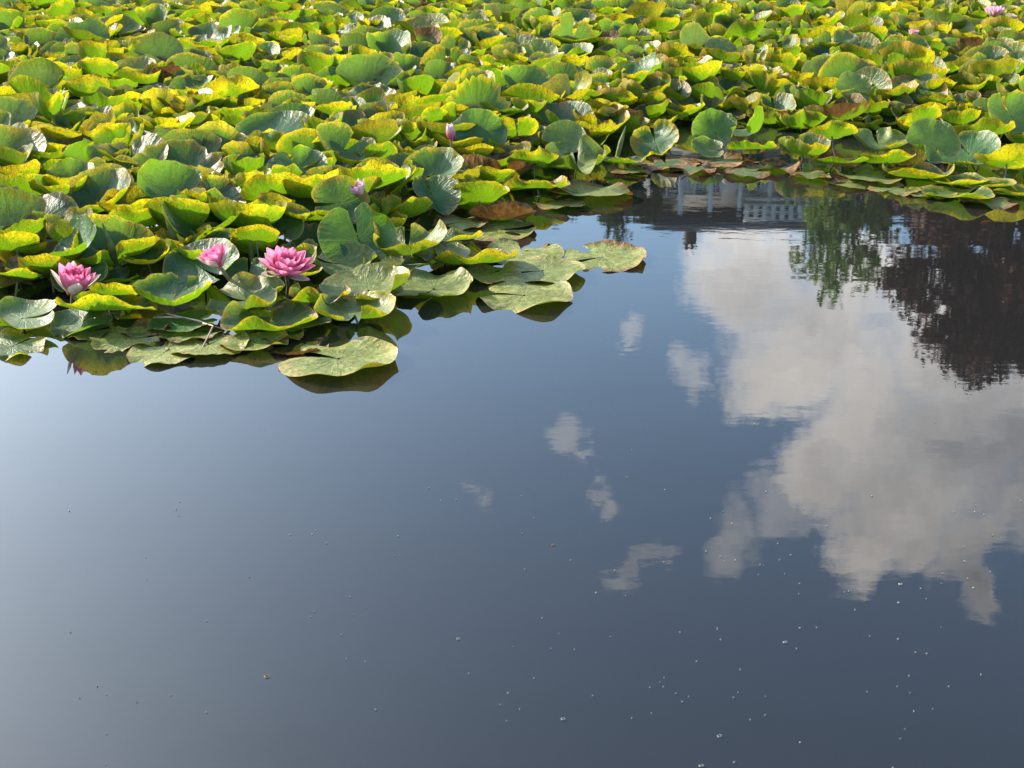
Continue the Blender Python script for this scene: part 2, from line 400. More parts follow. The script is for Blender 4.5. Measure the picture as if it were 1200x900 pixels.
tree("copper_beech", 1065, 39, 292, 72, "short dark copper beech between the green tree and the tall beech", "tree", copper, bark, 16000, 0.15, 0.04, 5, top=.5)
tree("copper_beech", 1165, 41, 335, 150, "wide low copper beech filling in behind the tall one", "tree", copper, bark, 26000, 0.17, 0.02, 9, top=.5)
tree("green_tree", 968, 33, 352, 58, "bright green tree mirrored in front of the house", "tree", greenl, bark, 4800, 0.13, 0.45, 6, top=.5)
for i, (px, d, py, r, lb) in enumerate([(655, 41, 262, 55, "dark green tree mirrored beyond the floating pads, left of the house"),
        (715, 44, 282, 42, "dark green tree touching the left end of the house"),
        (745, 40, 262, 32, "small dark green tree in front of the left end of the house"),
        (560, 46, 270, 60, "dark green tree hidden behind the lily pads at the middle"),
        (1015, 42, 285, 42, "dark green tree between the bright green tree and the copper beeches"),
        (440, 48, 250, 60, "dark green tree behind the lily pads, left of the middle"),
        (300, 50, 255, 60, "dark green tree far behind the lily pads at left")]):
    tree("evergreen_tree", px, d, py, r, lb, "tree", darkl, bark, 9000, 0.17, 0.10, 20+i, "dark green trees on the far bank")

# ------------------------------------------------------------------ house on the far bank
def house():
    d0 = 46.0; root = empty("house", (8.2, d0, 0.9)); tag(root, "white house with dark slate roof, mirrored above the open water", "house")
    white = simple("white_render", (0.55, 0.56, 0.58), 0.8, 0.08, 2, 0); post = simple("white_paint", (0.80, 0.80, 0.78), 0.5, 0.04, 2, 0)
    slate = simple("slate_roof", (0.035, 0.035, 0.042), 0.6, 0.3, 5, 0.4); glass = simple("window_glass", (0.05, 0.07, 0.10), 0.12, 0.2, 2, 0, spec=0.6)
    brick = simple("dark_brick", (0.07, 0.05, 0.045), 0.9, 0.3, 8, 0.4)
    E, T = 10.25, 11.8     # eaves and ridge above the root
    X0, X1 = -3.0, 6.4
    m = MB(); m.box((X0, 0, 0), (X1, 7, E)); m.build("wall", white, root)
    r = MB()
    V = [(X0-.4, -1.0, E-.15), (X1+.4, -1.0, E-.15), (X1-1.2, 3.2, T), (X0+1.2, 3.2, T), (X0-.4, 7.6, E-.15), (X1+.4, 7.6, E-.15)]
    V += [(a, b, c-0.25) for a, b, c in V]
    r.add(V, [(0, 1, 2, 3), (5, 4, 3, 2), (0, 6, 7, 1), (4, 5, 11, 10), (6, 10, 11, 7)]); 
    r.add([V[1], V[5], V[2], V[2]], [(0, 1, 2, 3)]); r.add([V[4], V[0], V[3], V[3]], [(0, 1, 2, 3)])
    rf = r.build("roof", slate, root)
    for cx in (-.6,):
        c = MB(); c.box((cx-.22, 3.0, T-0.6), (cx+.22, 3.6, T+0.45)); c.box((cx-.28, 2.94, T+.45), (cx+.28, 3.66, T+.53)); ch = c.build("chimney", brick, rf)
        for k in (-.12, .12):
            q = MB(); q.tube([(cx+k, 3.3, T+.5), (cx+k, 3.3, T+.85)], [.07, .06], 8); q.build("chimney_pot", brick, ch)
    # veranda of the top floor with white posts
    f = MB(); f.box((X0, -1.0, E-2.35), (X1, 0, E-2.2)); f.build("balcony_floor", post, root)
    for k in range(9):
        x = X0+.15+k*(X1-X0-.3)/8
        p = MB(); p.box((x-.09, -.95, E-2.2), (x+.09, -.77, E-.35)); p.build("post", post, root)
    rl = MB(); rl.box((X0, -.93, E-1.45), (X1, -.88, E-1.38))
    for k in range(60): x = X0+.1+k*(X1-X0-.2)/59; rl.box((x-.02, -.92, E-2.2), (x+.02, -.89, E-1.45))
    rl.build("railing", post, root)
    # roof-top white balustrade
    b = MB(); b.box((.7, -1.22, E-.42), (3.3, -1.06, E-.26)); b.box((.7, -1.22, E-.94), (3.3, -1.06, E-.82))
    for k in range(8): x = .82+k*.34; b.box((x-.09, -1.2, E-.83), (x+.09, -1.08, E-.41))
    b.build("balustrade", post, rf)
    for lv in (0.9, 4.2, 7.65):
        for k in range(6):
            x = X0+.85+k*1.6
            w = MB(); h = 1.75
            for a, c in (((x-.55, -.06, lv), (x+.55, .02, lv+.08)), ((x-.55, -.06, lv+h-.08), (x+.55, .02, lv+h)), ((x-.55, -.055, lv+.08), (x-.47, .02, lv+h-.08)), ((x+.47, -.055, lv+.08), (x+.55, .02, lv+h-.08)), ((x-.03, -.05, lv+.08), (x+.03, .02, lv+h-.08))): w.box(a, c)
            wf = w.build("window", post, root)
            g_ = MB(); g_.box((x-.47, -.02, lv+.08), (x+.47, -.004, lv+h-.08)); g_.build("pane", glass, wf)
house()

# ------------------------------------------------------------------ lily pads
SEG, RNG = 64, 15
def leaf_geo(p, rs, seg=SEG, rn=RNG):
    """p: dict of shape; returns vertices (unit radius 1 leaf, xy plane, +z up), uv, faces"""
    nd = p['notch']; gap = p.get('gap', 0.10)
    th = np.linspace(gap, 2*math.pi-gap, seg+1); r = np.linspace(0.0, 1, rn+1)**0.85
    r[0] = 0.03
    TH, RR = np.meshgrid(th, r)
    dn = np.minimum(TH, 2*math.pi-TH)
    out = 1-0.16*np.exp(-((dn-gap)/0.16)**2)
    a = TH+nd
    for k in (2, 3, 5, 9): out = out+rs.normal()*0.012/math.sqrt(k/2)*np.cos(k*a+rs.uniform(0, 6))
    if p.get('ragged', 0):
        for k in (13, 19, 27): out = out+p['ragged']*rs.normal()*0.02*np.cos(k*a+rs.uniform(0, 6))
        bt = rs.uniform(0, 2*math.pi); out = out-p['ragged']*0.22*np.exp(-(((a-bt+math.pi) % (2*math.pi)-math.pi)/0.22)**2)
    L = RR*out
    # wedge opens a little more at the rim, closes at the centre
    # bending: slope angle grows towards the rim; K depends on direction
    K = p['K0']+p.get('K1', 0)*np.cos(a-p.get('d1', 0))+p.get('K2', 0)*np.cos(2*(a-p.get('d2', 0)))
    for k in (3, 4, 6): K = K+p.get('Kn', 0.15)*rs.normal()*np.cos(k*a+rs.uniform(0, 6))
    for _ in range(p.get('curls', 0)):
        ca = rs.uniform(0, 2*math.pi); K = K+rs.uniform(.8, 2.2)*np.exp(-(((a-ca+math.pi) % (2*math.pi)-math.pi)/rs.uniform(.25, .55))**2)
    K = np.clip(K, -0.9, 3.0)
    K = K*np.clip(dn/0.25+0.4, 0.4, 1)
    q = p.get('q', 2.0)
    n = 24; ts = (np.arange(n)+0.5)/n
    sx = np.zeros_like(L); sz = np.zeros_like(L)
    for t in ts:
        ph = K*(RR*t)**q
        sx += np.cos(ph)*L/n; sz += np.sin(ph)*L/n
    X = sx*np.cos(a); Y = sx*np.sin(a); Z = sz
    e = RR**3
    for k, am in ((5, .020), (8, .018), (13, .012), (21, .007)):
        Z = Z+p.get('wave', 1)*am*rs.normal()*e*np.cos(k*a+rs.uniform(0, 6))
    for k in range(4):   # soft undulation of the blade
        ang = rs.uniform(0, 6); fq = rs.uniform(2, 5); Z = Z+0.014*p.get('wave', 1)*np.sin(fq*(X*math.cos(ang)+Y*math.sin(ang))+rs.uniform(0, 6))
    # fold along an axis (like a half-closed book)
    fo = p.get('fold', 0)
    if fo:
        fd = p.get('fdir', nd); c, s = math.cos(fd), math.sin(fd)
        al = X*c+Y*s; ac = -X*s+Y*c
        w = np.sqrt(ac**2+0.02)-0.14
        ac2 = np.sign(ac)*np.abs(ac)*math.cos(fo); Z = Z*1.0+w*math.sin(fo)
        X = al*c-ac2*s; Y = al*s+ac2*c
    uv = np.stack([RR*np.cos(a), RR*np.sin(a)], -1).reshape(-1, 2)
    V = np.stack([X, Y, Z], -1).reshape(-1, 3)
    m = seg+1
    idx = np.arange((rn+1)*m).reshape(rn+1, m)
    F = np.stack([idx[:-1, :-1], idx[1:, :-1], idx[1:, 1:], idx[:-1, 1:]], -1).reshape(-1, 4)
    # thin the wedge so both lobes nearly meet at the centre
    return V, uv, F
def orient(V, tilt_az, tilt):
    ax = Vector((math.cos(tilt_az+math.pi/2), math.sin(tilt_az+math.pi/2), 0))
    Rm = np.array(Matrix.Rotation(tilt, 3, ax))
    return V@Rm.T

M_STEM = simple("lily_stem", (0.12, 0.10, 0.045), 0.45, 0.3, 20, 0.1, 0.002, trans=0.1, spec=0.5)
leaves = []       # every pad: dict(pos, rad, shape, look, px, py, label)
def add_leaf(pos, rad, shp, look, label=None, hand=False):
    px, py, dep = project(pos)
    leaves.append(dict(pos=Vector(pos), rad=rad, shp=shp, look=look, px=px, py=py, dep=dep, label=label, hand=hand, size=rad*FPX/dep))

def H(px, py, w, z, taz=270, tilt=0, K0=.5, K1=0, d1=0, K2=0, d2=0, notch=90, yel=.2, rust=.3, pale=0., dry=0., tint=.6, fold=0, fdir=None, q=2.2, wave=1, ragged=0, gap=.1, label=None, Kn=.12):
    """one hand-placed pad: picture position of its centre, its width there, its height over the water"""
    if py > 300 and z > .02: z *= .72
    p = at(px, py, z); dep = project(p)[2]
    shrink = 1-0.10*min(1.2, abs(K0))
    tilt *= .88
    rad = w/2*dep/FPX/shrink
    K0 *= 1.25; K1 *= 1.6
    s = dict(K0=K0, K1=K1, d1=R(d1), K2=K2, d2=R(d2), notch=R(notch), q=q, wave=wave, fold=fold, fdir=R(fdir if fdir is not None else notch), ragged=ragged, gap=gap, Kn=Kn+.06, curls=1 if (z > .03 and (px+py) % 3 < 1.5) else 0, taz=R(taz), tilt=R(tilt))
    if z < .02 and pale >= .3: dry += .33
    elif z < .014: dry += .12
    add_leaf(p, rad, s, (yel, rust, pale, dry, tint), label, True)

# -- left front corner
H(50, 258, 84, .09, 280, 34, .45, .35, 330, notch=250, yel=.30, rust=.75, label="round green pad with bright right rim, above the leftmost pink flower")
H(127, 224, 66, .12, 275, 52, .5, .2, 0, notch=300, yel=.55, rust=.6, label="upright oval pad with yellow left margin and cream right rim")
H(247, 240, 80, .10, 275, 30, .3, .2, 0, notch=200, yel=.25, rust=.6, tint=1, label="blue-green pad with one orange patch at its top edge")
H(237, 315, 92, .08, 255, 32, .35, .3, 330, notch=320, yel=.18, rust=.2, tint=.7, label="big smooth green pad leaning in front of the half-hidden flower")
H(172, 302, 62, .10, 270, 8, 1.25, .3, 90, q=2.2, notch=200, yel=.75, rust=.35, label="cupped pad with glowing yellow near side, between two pink flowers")
H(26, 374, 92, .035, 270, 8, .55, .15, 270, notch=10, gap=.18, yel=.25, rust=.2, pale=.25, tint=.8, label="pale concave pad with lime underside at the left water edge")
H(15, 407, 78, .005, 280, 4, .2, notch=60, yel=.8, rust=.4, pale=.1, label="low yellow pad half under water at the left edge")
H(98, 376, 76, .02, 230, 18, .4, notch=10, yel=.05, rust=.1, tint=.3, label="dark green pad lying beside the pale concave pad")
H(124, 362, 110, .05, 90, 20, .5, .1, 90, K2=.5, d2=90, notch=180, yel=.45, rust=.25, label="long narrow rolled lime pad under the leftmost pink flower")
H(132, 345, 58, .06, 90, 25, .6, .4, 270, notch=90, yel=.7, rust=.7, label="small spotted yellow pad right of the leftmost pink flower")
H(204, 350, 92, .045, 270, 4, .95, .15, 270, q=2, notch=85, gap=.16, yel=.25, rust=.15, tint=.1, label="deep bowl pad, dark inside, lime near rim, by the water")
H(290, 354, 92, .04, 285, 12, .75, .35, 0, q=1.8, notch=180, gap=.2, yel=.35, rust=.5, pale=.35, label="pad with shining white inner face and spotted near rim")
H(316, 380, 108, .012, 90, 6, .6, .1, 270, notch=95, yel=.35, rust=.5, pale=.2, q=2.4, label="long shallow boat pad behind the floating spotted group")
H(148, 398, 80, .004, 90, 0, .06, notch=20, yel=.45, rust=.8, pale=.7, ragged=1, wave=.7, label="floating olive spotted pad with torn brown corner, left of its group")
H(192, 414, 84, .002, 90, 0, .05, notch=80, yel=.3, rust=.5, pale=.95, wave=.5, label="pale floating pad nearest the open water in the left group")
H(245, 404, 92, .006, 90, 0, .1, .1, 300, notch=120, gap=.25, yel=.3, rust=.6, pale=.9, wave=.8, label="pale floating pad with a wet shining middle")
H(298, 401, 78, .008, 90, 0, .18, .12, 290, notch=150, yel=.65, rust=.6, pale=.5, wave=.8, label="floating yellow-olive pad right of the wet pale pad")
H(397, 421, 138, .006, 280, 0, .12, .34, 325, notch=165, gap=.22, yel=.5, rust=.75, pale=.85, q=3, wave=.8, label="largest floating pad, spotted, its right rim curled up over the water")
H(416, 371, 98, .03, 270, 2, .95, .1, 270, q=2, notch=275, gap=.28, yel=.45, rust=.55, pale=.3, dry=.22, wave=1.8, label="bowl pad with pinkish crinkled rim and a notch facing the water")
H(432, 340, 108, .045, 275, 7, .55, .25, 340, notch=250, yel=.35, rust=.35, pale=.6, label="broad pale pad with brown-edged front, behind the notched bowl")
H(508, 338, 96, .015, 275, 3, .40, .32, 345, notch=240, q=3, yel=.3, rust=.25, pale=.6, label="pale pad with sunlit raised right rim beside open water")
H(405, 311, 74, .05, 290, 14, .7, .2, 0, notch=180, yel=.35, rust=.1, pale=.35, label="small pad with jagged white upper edge, below the big upright pair")
H(420, 280, 92, .09, 285, 48, .42, .2, 0, notch=110, yel=.12, rust=.15, tint=.8, label="large upright green pad facing the water, front one of the pair")
H(398, 238, 66, .14, 290, 55, .55, .2, 340, notch=200, yel=.42, rust=.95, tint=.6, label="upright pad with rust-speckled top, behind the large upright pad")
H(475, 291, 98, .055, 275, 5, .9, .1, 270, q=2.2, notch=90, yel=.45, rust=.4, pale=.5, dry=.2, wave=2.6, label="crinkled cream-rimmed pad beside the large upright pad")
H(470, 312, 88, .03, 90, 5, .4, notch=0, yel=.4, rust=.5, pale=.4, dry=.3, wave=1.6, label="narrow brown-edged pad under the crinkled cream-rimmed one")
H(555, 308, 100, .02, 90, 10, .65, .25, 290, notch=190, yel=.42, rust=.85, pale=.2, label="boat pad with bumpy yellow-green underside, left of the floating trio")
H(520, 300, 62, .03, 270, 8, .4, notch=90, yel=.3, rust=.4, pale=.3, label="green pad between the cream-rimmed pad and the bumpy boat pad")
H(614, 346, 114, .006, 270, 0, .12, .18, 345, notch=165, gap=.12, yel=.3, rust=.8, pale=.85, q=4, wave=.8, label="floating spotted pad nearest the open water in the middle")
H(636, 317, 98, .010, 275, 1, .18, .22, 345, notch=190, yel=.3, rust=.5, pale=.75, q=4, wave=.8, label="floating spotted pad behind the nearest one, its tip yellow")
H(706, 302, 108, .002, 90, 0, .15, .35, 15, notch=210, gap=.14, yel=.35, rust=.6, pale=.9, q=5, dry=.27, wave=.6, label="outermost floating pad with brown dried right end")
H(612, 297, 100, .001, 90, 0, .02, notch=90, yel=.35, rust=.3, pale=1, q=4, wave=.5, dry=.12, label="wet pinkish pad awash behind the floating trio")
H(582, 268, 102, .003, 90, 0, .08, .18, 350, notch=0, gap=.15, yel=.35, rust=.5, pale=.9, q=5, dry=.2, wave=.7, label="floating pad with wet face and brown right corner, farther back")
H(590, 256, 78, .012, 90, 15, .9, 0, 0, notch=10, K2=.5, d2=90, dry=.85, yel=.5, rust=.6, wave=1.5, label="rolled dark brown withered pad behind the wet floating pad")
H(562, 236, 74, .045, 95, 42, .5, .2, 270, notch=90, yel=.3, rust=.8, label="pad showing a bumpy green underside to the water")
H(508, 232, 62, .07, 300, 40, .4, fold=.5, fdir=300, notch=120, yel=.2, rust=.3, tint=.9, label="drooping blue-green pad folded over like a tongue")
H(474, 214, 58, .10, 190, 55, .6, notch=0, yel=.5, rust=.6, dry=.2, label="yellowing pad standing on edge left of the folded tongue pad")
H(535, 280, 66, .03, 90, 14, .5, notch=0, yel=.5, rust=.7, label="small rusty yellow pad beside the wet floating pad")
H(345, 322, 66, .06, 90, 10, .6, notch=200, yel=.4, rust=.8, pale=.1, dry=.2, label="brown-edged pad right under the wide-open pink flower")
H(372, 352, 78, .035, 90, 14, .7, notch=180, yel=.5, rust=.85, label="rusty lime boat pad below the wide-open pink flower")
H(300, 285, 60, .09, 100, 55, .5, notch=90, yel=.62, rust=.9, label="standing yellow pad with rust spots behind the wide-open flower")
H(290, 322, 52, .06, 270, 26, .7, .3, 0, notch=90, yel=.3, rust=.3, label="small glossy green cup left of the wide-open flower")
H(95, 318, 70, .07, 255, 30, .4, notch=20, yel=.3, rust=.2, tint=.7, label="green pad right behind the leftmost pink flower")
H(60, 320, 78, .07, 90, 35, .6, .2, 270, notch=90, yel=.6, rust=.9, label="yellow rust-blotched pad left of the leftmost pink flower")
H(90, 296, 86, .09, 200, 40, .5, fold=.5, fdir=150, notch=330, yel=.1, rust=.1, tint=.9, label="long blue-green folded pad with a pale crease")
H(20, 330, 62, .06, 100, 30, .6, notch=90, yel=.35, rust=.2, label="lime pad at the left edge behind the pale concave pad")
H(160, 268, 78, .08, 100, 40, .7, notch=0, yel=.35, rust=.8, label="pad with yellow rusty rim behind the cupped yellow one")
H(20, 292, 66, .08, 100, 42, .6, notch=0, yel=.7, rust=.6, label="yellow-rimmed pad at the left edge below the round green pad")
H(335, 265, 66, .09, 275, 20, .7, .3, 90, notch=270, yel=.4, rust=.4, tint=.6, label="pad with bright yellow lower lobe left of the large upright pad")
H(322, 232, 78, .12, 110, 48, .6, .2, 270, notch=60, yel=.45, rust=.6, label="long lime pad slanting left of the rust-topped pad")
H(350, 200, 70, .14, 285, 42, .4, .2, 330, notch=120, yel=.15, rust=.15, tint=1, label="dusky blue-green pad behind the rust-topped pad")
H(342, 150, 72, .14, 278, 40, .35, .25, 330, notch=280, yel=.1, rust=.15, tint=.7, label="large smooth green pad facing the camera, left of the middle")
H(500, 195, 64, .07, 285, 30, .6, .3, 340, notch=160, pale=.4, yel=.3, rust=.4, label="crumpled cream pad right of the pale pink bud flower")
H(545, 200, 62, .05, 270, 10, .4, notch=120, pale=.5, yel=.2, rust=.3, ragged=1, label="flat grey-green pad with torn right edge")
H(562, 158, 66, .13, 290, 58, .35, .2, 330, notch=230, yel=.1, rust=.1, tint=.9, label="tall smooth dark green pad right of the pink bud")
H(505, 145, 46, .14, 110, 62, .4, notch=240, yel=.5, rust=.25, label="upright yellow-green pad left of the pink bud")
H(480, 165, 66, .10, 90, 46, .7, .2, 270, notch=90, yel=.5, rust=.2, label="lime-yellow pad with underside forward, below the pink bud")
H(606, 155, 52, .12, 100, 45, .6, notch=270, yel=.7, rust=.6, label="golden pad standing behind the tall dark green pad")
H(578, 212, 60, .04, 90, 30, .7, notch=90, yel=.55, rust=.85, label="rusty yellow upturned pad above the bumpy green one")
H(630, 222, 80, .03, 90, 14, .7, notch=0, yel=.42, rust=.8, label="shallow rusty green pad left of the pale bowl")
H(625, 195, 66, .06, 90, 28, .7, notch=0, yel=.4, rust=.7, label="rust-edged green pad behind and left of the pale bowl")
# -- the bay and right bank of pads
H(676, 194, 84, .045, 272, 10, .85, .15, 270, q=1.9, notch=90, yel=.2, rust=.4, pale=.5, wave=1.6, label="wide pale bowl pad with green near wall beside the dark water")
H(690, 226, 100, .008, 90, 3, .3, .15, 200, notch=150, yel=.5, rust=.8, pale=.6, dry=.3, wave=1.2, label="flat withering pad with brown tip in the bay")
H(732, 191, 50, .02, 90, 8, .6, notch=90, yel=.3, rust=.2, label="small clean lime boat pad right of the pale bowl")
H(662, 165, 52, .10, 275, 45, .6, .3, 350, notch=200, yel=.2, rust=.2, pale=.3, label="upright pad with white right half behind the pale bowl")
H(768, 168, 58, .05, 240, 50, .8, notch=90, yel=.6, rust=.5, dry=.38, wave=2, label="crumpled yellow-brown pad at the head of the bay")
H(705, 160, 44, .06, 120, 50, .9, notch=90, yel=.8, rust=.9, dry=.55, wave=3, label="curled orange-brown dead pad at the head of the bay")
H(780, 192, 80, .004, 90, 0, .1, notch=90, yel=.6, rust=.9, dry=.8, wave=1, ragged=1, label="dark brown dead pad floating in the back of the bay")
H(850, 190, 78, .004, 90, 4, .2, notch=90, yel=.7, rust=.9, dry=.75, wave=1.4, ragged=1, label="orange-brown dead pad floating below the cupped green pads")
H(905, 196, 66, .006, 90, 4, .2, notch=30, yel=.6, rust=.9, dry=.7, wave=1.2, ragged=1, label="red-brown dead pad against the tall bowl pad")
H(838, 155, 58, .08, 285, 40, .7, .3, 60, notch=300, yel=.15, rust=.1, tint=.4, label="deep green cupped pad over the dead brown pads")
H(828, 176, 40, .04, 290, 30, .7, notch=0, yel=.2, rust=.1, pale=.3, label="small green cup just above the dead brown pads")
H(885, 155, 56, .07, 150, 50, .6, fold=.6, fdir=60, notch=240, yel=.25, rust=.1, label="folded green pad right of the deep green cup")
H(880, 175, 56, .04, 90, 15, .6, notch=60, yel=.3, rust=.1, label="low curved green pad between the cup and the tall bowl")
H(942, 180, 66, .05, 272, 8, 1.1, .2, 270, q=1.7, notch=100, yel=.42, rust=.6, label="tall deep bowl pad with spotted lime wall at the water")
H(975, 160, 56, .09, 90, 30, .6, notch=100, yel=.5, rust=.5, label="lime pad with rusty tip behind the tall bowl")
H(1030, 170, 64, .06, 275, 12, .8, .1, 270, notch=90, yel=.2, rust=.3, pale=.45, dry=.15, label="open bowl pad with pinkish right rim, left of the half-shaded pad")
H(1092, 168, 64, .10, 275, 50, .35, notch=300, gap=.16, yel=.12, rust=.1, pale=.25, tint=.6, label="round upright pad facing the water, half in shade")
H(1082, 140, 44, .14, 110, 60, .5, notch=90, yel=.65, rust=.5, dry=.15, wave=1.6, label="crinkled golden pad behind the round upright pad")
H(1040, 190, 62, .03, 90, 24, .6, notch=90, yel=.5, rust=.5, dry=.45, label="tan withering pad below the open pinkish bowl")
H(985, 192, 62, .03, 90, 14, .5, notch=90, yel=.2, rust=.5, label="low dark-edged green pad right of the tall bowl")
H(1018, 208, 84, .006, 90, 4, .2, .1, 180, notch=60, yel=.5, rust=.5, pale=.5, dry=.25, label="flat floating pad with peeling tan tip, right bank")
H(1075, 207, 84, .010, 90, 10, .6, notch=90, yel=.48, rust=.7, label="rusty olive boat pad second from the left at the right water edge")
H(1120, 215, 70, .012, 90, 8, .5, notch=90, yel=.5, rust=.2, label="clean lime pad behind the frontmost floating one at right")
H(1122, 230, 80, .008, 90, 6, .4, notch=30, yel=.45, rust=.15, pale=.2, label="frontmost yellow-green floating pad of the right bank")
H(1158, 218, 60, .015, 90, 5, .5, notch=90, yel=.4, rust=.2, pale=.3, label="small rounded lime pad right of the frontmost right-bank pad")
H(1195, 226, 70, .008, 90, 3, .4, notch=90, yel=.4, rust=.2, pale=.2, label="lime floating pad cut by the right picture edge")
H(1180, 192, 76, .06, 90, 36, .6, notch=90, yel=.9, rust=.2, label="bright yellow pad with fan-like veins at the right edge")
H(1135, 180, 70, .06, 220, 40, .4, notch=100, yel=.3, rust=.1, tint=.5, label="shaded green pad leaning between the round upright and yellow pads")
H(1150, 160, 72, .08, 95, 30, .7, notch=90, yel=.45, rust=.6, pale=.2, label="rusty lime pad above the shaded green one")
H(1185, 135, 66, .14, 285, 48, .4, notch=120, yel=.3, rust=.1, tint=1, pale=.2, label="large blue-green pad at the right edge with yellow margin")
H(1000, 104, 44, .16, 280, 55, .4, notch=200, pale=.45, yel=.1, rust=.1, tint=1, label="silvery pad catching light left of the right-hand group, far back")
H(845, 62, 42, .17, 290, 45, .4, notch=200, pale=.6, yel=.1, rust=.1, tint=1, label="whitish fan-shaped pad far back right of the middle")
H(215, 380, 80, .006, 90, 3, .3, notch=40, yel=.1, rust=.2, tint=.2, label="green pad added to darken the water gap behind the flat brown-rimmed pad")  # this pad and the next are added, standing in for dark leaf reflections
H(350, 378, 76, .006, 90, 3, .3, notch=200, yel=.15, rust=.3, tint=.2, label="green pad added to darken the water gap behind the largest floating pad")
# flat speckled and dying pads along the waterline
fl = random.Random(4)
for k, (px, py, w, dr, pl, lb) in enumerate([(105, 388, 60, .1, .5, "small flat olive pad between the dark green pad and the torn one"), (222, 392, 70, .3, .5, "flat brown-rimmed pad half covered by the wet pale pad"),
        (170, 386, 58, .65, .2, "flat dead brown pad at the back of the left floating group"), (330, 392, 56, .15, .6, "small flat speckled pad touching the olive floating pad's right side"),
        (455, 330, 70, .1, .5, "flat speckled pad wedged between the two broad pale pads"), (575, 322, 70, .2, .7, "flat grey-olive pad behind the nearest floating spotted pads"),
        (540, 262, 66, .3, .5, "flat browning pad left of the wet pad in the small inlet"), (655, 240, 60, .35, .5, "flat brown-tipped pad at the mouth of the bay"),
        (1000, 216, 56, .35, .5, "flat tan pad at the left end of the right-bank floating row"), (1048, 222, 60, .2, .4, "flat yellow pad just in front of the peeling tan one"),
        (1090, 226, 60, .1, .3, "flat lime pad left of the frontmost right-bank pad"), (1160, 236, 66, .4, .3, "flat tan-edged pad lowest at the right bank"),
        (740, 200, 50, .5, .3, "flat brown pad below the small clean boat pad"), (812, 198, 56, .7, .2, "flat rust-brown pad in the middle of the dead row"),
        (875, 202, 54, .6, .2, "flat curled tan pad in front of the red-brown dead one"), (950, 206, 50, .5, .2, "flat brown pad right below the tall bowl")]):
    H(px, py, w, .003+.001*k % .008, fl.uniform(60, 120), fl.uniform(0, 4), fl.uniform(.02, .25), .1, fl.uniform(0, 360), notch=fl.uniform(0, 360), yel=.5, rust=.8, pale=pl, dry=dr, q=3, ragged=1 if k % 3 == 0 else 0, wave=1.1, label=lb)
# sunk and drowned pads near the edge
H(1110, 262, 120, -.05, 90, 6, .3, notch=30, yel=.5, rust=.8, dry=.75, wave=2, label="sunken brown pad under the water at the right edge")
H(60, 418, 60, -.03, 90, 4, .2, notch=30, yel=.5, rust=.8, dry=.2, label="sunken olive pad under water at the left edge")
H(350, 412, 70, -.012, 90, 6, .5, notch=70, yel=.3, rust=.8, dry=.8, wave=2, label="dark purple-brown sunken pad left of the largest floating pad")
H(600, 290, 90, -.02, 90, 4, .2, notch=20, yel=.3, rust=.8, dry=.7, wave=2, label="sunken brown pad behind the floating trio")

# -- the rest of the field: scattered behind the water's edge
edge_px = [(-400, 352), (0, 352), (60, 345), (130, 345), (200, 335), (290, 335), (360, 335), (400, 300), (470, 275), (520, 255), (540, 235), (560, 222), (620, 200),
           (700, 175), (740, 158), (790, 150), (830, 140), (900, 148), (960, 158), (1030, 158), (1110, 160), (1200, 178), (1600, 230)]
edge_w = [at(x, y, 0.0) for x, y in edge_px]
ex = np.array([math.atan2(p.x, p.y) for p in edge_w]); er = np.array([math.hypot(p.x, p.y) for p in edge_w])
def behind(x, y): return math.hypot(x, y)-np.interp(math.atan2(x, y), ex, er)
pts = [(l['pos'].x, l['pos'].y, l['rad']) for l in leaves if l['pos'].z > -0.001]
cand = []
grid = {}
def near(x, y, r):
    gx, gy = int(x//.4), int(y//.4)
    for i in (-1, 0, 1):
        for j in (-1, 0, 1):
            for (a, b, c) in grid.get((gx+i, gy+j), ()):
                if (a-x)**2+(b-y)**2 < (r*c)**2: return True
    return False
def put(x, y, c): grid.setdefault((int(x//.4), int(y//.4)), []).append((x, y, c))
for x, y, r in pts: put(x, y, 1.0)
rs = np.random.default_rng(5)
for it in range(150000):
    y = math.sqrt(rs.uniform(2.3**2, 14.5**2)); x = rs.uniform(-0.62, 0.62)*y
    b = behind(x, y)
    if b < 0: continue
    if near(x, y, 0.094+0.024*min(1, b)): continue
    put(x, y, 1.0); cand.append((x, y, b))
